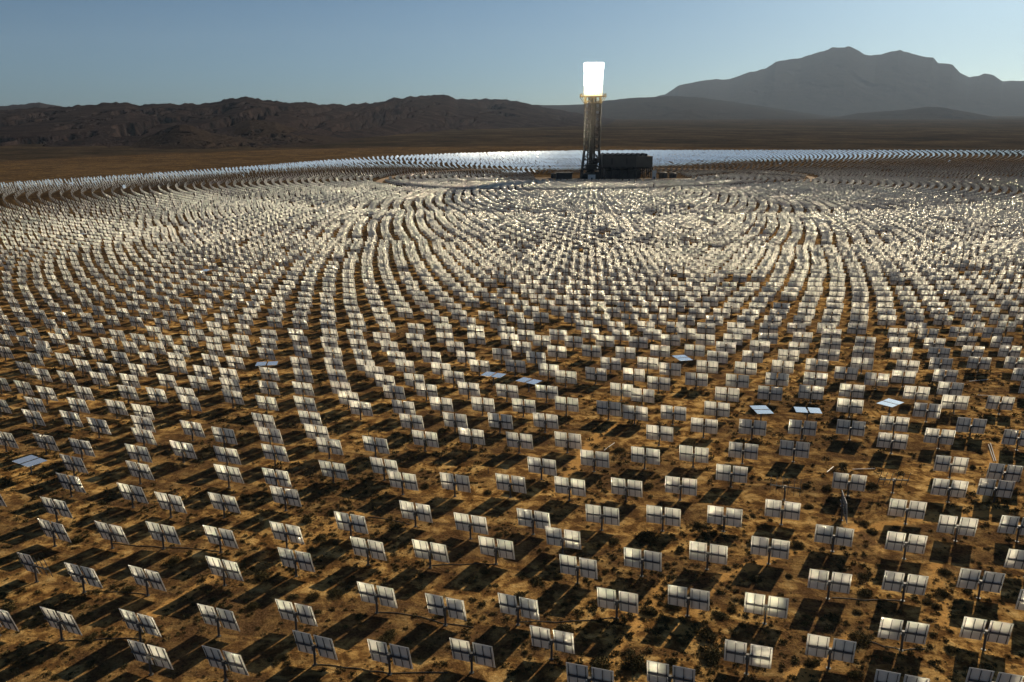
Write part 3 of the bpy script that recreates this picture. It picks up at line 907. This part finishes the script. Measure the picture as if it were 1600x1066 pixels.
# shrubs one can tell apart in the foreground: (picture x, y, radius in metres)
SHRUBS = [(993, 1040, 1.9), (1052, 945, 1.0), (1125, 958, 1.1), (1142, 950, .9), (1108, 990, 1.6), (1112, 1022, 1.8), (1013, 955, 1.4), (1036, 966, .9), (935, 1038, 1.6), (885, 978, 1.2),
          (1049, 1034, .8), (1062, 858, 1.0), (1118, 866, .9), (1012, 838, 1.6), (958, 845, 1.0), (1247, 852, 1.2), (1232, 897, .7), (1352, 925, 1.3), (1340, 955, .8), (1350, 898, .9),
          (1476, 894, 1.0), (1475, 925, 1.2), (1463, 945, .9), (1484, 1012, .9), (1266, 1036, .9), (1345, 1000, 1.3), (1335, 1052, 1.0), (1302, 965, 1.1), (1450, 938, .9), (1385, 1030, .7),
          (672, 845, 1.0), (618, 820, 1.0), (780, 835, .8), (835, 905, 1.1), (873, 900, .9), (758, 892, 1.0), (735, 905, 1.1), (525, 925, 1.0), (490, 932, 1.1), (460, 930, .9),
          (500, 838, 1.1), (480, 812, 1.2), (520, 800, 1.1), (600, 1000, 1.0), (608, 990, .9), (445, 1025, .8), (200, 918, 1.0), (272, 876, 1.2), (118, 842, 1.1), (395, 945, .9),
          (10, 950, 1.2), (330, 935, .8), (690, 672, 1.0), (857, 805, 1.0), (890, 698, 1.1), (968, 702, 1.0), (1012, 758, 1.2), (915, 755, 1.0), (982, 770, .8), (1090, 820, .9),
          (1101, 820, .8), (1292, 762, 1.0), (1265, 790, .9), (1262, 758, 1.0), (1318, 726, 1.0), (1397, 800, 1.2), (1362, 830, 1.1), (1350, 815, .9), (1365, 757, 1.1), (1232, 800, .8),
          (1530, 705, .9), (1520, 728, .9), (1555, 686, 1.0), (1305, 658, .8), (1232, 665, .9), (1372, 660, .9), (770, 712, .8), (665, 758, 1.0), (762, 768, .9), (410, 900, 1.0),
          (232, 1008, .9), (140, 1000, 1.0), (560, 962, .8), (692, 958, .8), (810, 930, 1.2), (845, 1000, 1.0), (1180, 905, 1.0), (1165, 935, 1.0), (1187, 952, .8), (1570, 985, 1.0)]
SH_MESH = []
for s in range(6):
    T, dm = leaf_cloud(1500, 100 + s, 1.0, .72, .066, .12)
    V = T.reshape(-1, 3)
    leaf = npmesh('foliage', V, np.arange(len(V)).reshape(-1, 3), [M_LEAF, M_DRY], dm)
    b = MB()
    g = random.Random(s)
    for k in range(9):
        a = g.random() * 6.28; r = g.uniform(.2, .6)
        b.bar((0, 0, -.05), (r * math.cos(a), r * math.sin(a), g.uniform(.3, .6)), .03, 4, r2=.01)
    SH_MESH.append((leaf, b.mesh('stem', [M_TWIG])))
sh_xy = []
for k, (px, py, rad) in enumerate(SHRUBS):
    g = at(px, py, .3)
    if np.min(np.hypot(HAND[:, 0] - g[0], HAND[:, 1] - g[1])) < .6: g = g + np.array([.9, -.5])
    sh_xy.append((g[0], g[1]))
    size = 'big' if rad > 1.15 else 'middling' if rad > .95 else 'small'
    e = empty('creosote_bush', (g[0], g[1], float(height(*g)) - .04), '%s dark olive desert bush on orange sand, %s' % (size, pct(px, py)), 'bush', 'desert bushes between the heliostats')
    e.rotation_euler = (0, 0, random.random() * 6.28); e.scale = (rad * random.uniform(.9, 1.15), rad * random.uniform(.9, 1.15), rad * random.uniform(.75, 1.05))
    lf, stm = SH_MESH[k % 6]
    link('foliage', lf, e); link('stem', stm, e)


def scatter_scrub():
    protos = [leaf_cloud(n, 200 + k, 1.0, h, s, d) for k, (n, h, s, d) in enumerate([(150, .8, .17, .08), (130, .65, .17, .2), (110, .75, .18, .05), (80, .45, .17, .95)])]
    cheap = [leaf_cloud(n, 300 + k, 1.0, h, s, d) for k, (n, h, s, d) in enumerate([(26, .7, .33, .08), (22, .6, .36, .15), (20, .5, .36, .9)])]
    tris, mats = [], []
    for (d0, d1, dens, pr, smin, smax) in ((44, 130, 2.1, protos, .13, .62), (130, 230, .7, cheap, .25, .8), (230, 420, .14, cheap, .4, 1.0)):
        half = math.radians(35)
        n = int(dens * half * (d1 ** 2 - d0 ** 2))
        r = np.sqrt(rng.uniform(d0 ** 2, d1 ** 2, n)); a = rng.uniform(-half, half, n)
        x = r * np.sin(a); y = r * np.cos(a)
        dn = fbm(x / 9., y / 9., 5, 4)
        keep = rng.random(n) < np.clip((dn - .36) * 3.4, .06, 1)
        x, y = x[keep], y[keep]
        z = height(x, y)
        n = len(x)
        s = smin + (smax - smin) * rng.random(n) ** 2.4
        kind = rng.integers(0, len(pr), n)
        rot = rng.uniform(0, 2 * math.pi, n)
        for k, (T, dm) in enumerate(pr):
            i = np.where(kind == k)[0]
            if not len(i): continue
            c, sn = np.cos(rot[i]), np.sin(rot[i])
            X = T[None, :, :, 0] * c[:, None, None] - T[None, :, :, 1] * sn[:, None, None]
            Y = T[None, :, :, 0] * sn[:, None, None] + T[None, :, :, 1] * c[:, None, None]
            W = np.stack([X * s[i][:, None, None] + x[i][:, None, None], Y * s[i][:, None, None] + y[i][:, None, None],
                          T[None, :, :, 2] * s[i][:, None, None] * .9 + z[i][:, None, None] - .02], -1)
            tris.append(W.reshape(-1, 3)); mats.append(np.tile(dm, len(i)))
    V = np.vstack(tris)
    print('scrub tris', len(V) // 3)
    me = npmesh('scrub', V, np.arange(len(V)).reshape(-1, 3), [M_LEAF, M_DRY], np.concatenate(mats))
    tag(link('scrub', me), 'low dark scrub and dry tufts scattered over the orange desert floor', 'scrub', None, 'stuff')


scatter_scrub()


# ------------------------------------------------------------------ small things on the ground
def wire(name, pts_, r, mat, label, cat, group=None, lift=.0):
    p = [(q[0], q[1], float(height(q[0], q[1])) + r + lift) for q in pts_]
    m = MB()
    for a, c in zip(p[:-1], p[1:]): m.bar(a, c, r, 5)
    tag(m.build(name, mat), label, cat, group)


CABLES = [([(97, 1003), (140, 1004), (180, 1001), (222, 1000)], 'thin dark cable between two posts low on the left'),
          ([(130, 924), (170, 926), (205, 927), (232, 930)], 'thin dark cable between posts above the lower left cable'),
          ([(172, 848), (215, 853), (255, 857), (345, 863)], 'thin dark cable running past three posts at left'),
          ([(492, 1040), (540, 1046), (580, 1051), (608, 1053), (700, 1051)], 'long dark cable along the bottom row of posts'),
          ([(590, 958), (640, 963), (690, 974), (740, 979)], 'thin dark cable between posts in the lower middle'),
          ([(672, 886), (720, 885), (775, 882)], 'thin dark cable behind the middle shadows'),
          ([(812, 972), (870, 973), (930, 971), (962, 968)], 'thin dark cable crossing the sandy middle foreground'),
          ([(1300, 934), (1350, 939), (1412, 940)], 'thin dark cable between posts at lower right'),
          ([(1350, 1002), (1380, 1013), (1410, 1019), (1445, 1016)], 'thin dark cable sagging over sand at lower right'),
          ([(575, 808), (610, 812), (640, 820)], 'short dark cable on open sand left of centre')]
for path, lab in CABLES:
    g = [at(*p) for p in path]
    fine = []
    for a, c in zip(g[:-1], g[1:]):
        for t in np.linspace(0, 1, 6)[:-1]:
            fine.append(a + (c - a) * t + np.array([0, math.sin(t * 3.1) * .15]))
    fine.append(g[-1])
    wire('cable', fine, .045, M_CABLE, lab, 'cable', 'cables on the ground between posts')
PIPES = [((944, 705), (960, 694), 'pale pipe lying beside a dark bush near the sandy track'), ((1514, 597), (1545, 594), 'pale pipe lying in gravel near the right edge, farther back'),
         ((1544, 697), (1553, 722), 'left one of two pale pipes lying side by side at right'), ((1547, 695), (1556, 722), 'right one of two pale pipes lying side by side at right'),
         ((1527, 618), (1543, 619), 'short pale pipe lying crosswise near the right edge'), ((1292, 739), (1302, 731), 'short pale pipe on gravel beside the bare frames'),
         ((1332, 736), (1367, 735), 'long grey pipe lying behind a bare tilted frame')]
for a, c, lab in PIPES:
    ga, gc = at(*a), at(*c)
    wire('pipe', [ga + (gc - ga) * t for t in np.linspace(0, 1, 5)], .07, M_WHITE, lab, 'pipe', 'pipes left on the ground', .12)
for (px, py, h, lab) in ((529, 803, 1.4, 'short wooden stake standing in sand left of centre'), (576, 681, 1.1, 'small wooden stake behind a white panel in the middle left'), (763, 740, .9, 'small wooden stake on open sand in the middle')):
    g = at(px, py)
    m = MB(); m.bar((0, 0, -.2), (0, 0, h), .06, 6); m.bar((0, 0, h), (0, 0, h + .08), .06, 6, r2=.01)
    tag(m.build('stake', M_WOOD, None, (g[0], g[1], float(height(*g)))), lab, 'stake', 'stakes in the sand')

# ------------------------------------------------------------------ haze
HZ = dict(lo=(-22000, -900, -8), hi=(22000, 25500, 2600))
m = bpy.data.materials.new('haze'); m.use_nodes = True
nt = m.node_tree; nt.nodes.clear()
o = nt.nodes.new('ShaderNodeOutputMaterial'); v = nt.nodes.new('ShaderNodeVolumePrincipled')
v.inputs['Color'].default_value = (.56, .74, 1.0, 1); v.inputs['Density'].default_value = 1.5e-5
v.inputs['Anisotropy'].default_value = .22
nt.links.new(v.outputs[0], o.inputs['Volume'])
b = MB(); b.box(HZ['lo'], HZ['hi'])
tag(b.build('haze', m), None, None, None, 'stuff')

# ------------------------------------------------------------------ camera, light, sky
cam = bpy.data.cameras.new('camera'); cam.sensor_width = 36; cam.sensor_fit = 'HORIZONTAL'; cam.lens = F / 1600 * 36
cam.clip_start = .5; cam.clip_end = 60000
co = bpy.data.objects.new('camera', cam); col.objects.link(co)
co.location = (0, 0, CAM_H); co.rotation_euler = (math.pi / 2 - PITCH, 0, 0)
scene.camera = co

sun = bpy.data.lights.new('sun', 'SUN'); sun.energy = 5.0; sun.angle = math.radians(.5); sun.color = (1.0, .84, .60)
so = bpy.data.objects.new('sun', sun); col.objects.link(so)
so.rotation_euler = Vector(SUN).to_track_quat('Z', 'Y').to_euler()
so.location = (0, 0, 200)

w = bpy.data.worlds.new('World'); scene.world = w; w.use_nodes = True
nt = w.node_tree; bg = nt.nodes['Background']
sky = nt.nodes.new('ShaderNodeTexSky'); sky.sky_type = 'NISHITA'; sky.sun_disc = False
sky.sun_elevation = SUN_EL; sky.sun_rotation = SUN_AZ
sky.altitude = 900; sky.air_density = .8; sky.dust_density = 2.15; sky.ozone_density = 7.5
nt.links.new(mix(nt, 1.0, sky.outputs[0], (.87, 1.0, .90), 'MULTIPLY'), bg.inputs['Color']); bg.inputs['Strength'].default_value = .05

vs = scene.view_settings
vs.view_transform = 'Standard'; vs.look = 'None'; vs.exposure = 0.22; vs.gamma = 1.0; vs.use_curve_mapping = False
cy = scene.cycles
cy.max_bounces = 5; cy.diffuse_bounces = 2; cy.glossy_bounces = 3; cy.transmission_bounces = 1; cy.volume_bounces = 0; cy.transparent_max_bounces = 4
cy.caustics_reflective = True; cy.caustics_refractive = False; cy.blur_glossy = 0.0
cy.sample_clamp_indirect = 0.0; cy.use_adaptive_sampling = False
try:
    cy.use_denoising = True
except Exception: pass
cy.use_guiding = True
cy.use_surface_guiding = True
cy.use_volume_guiding = False
cy.guiding_training_samples = 64
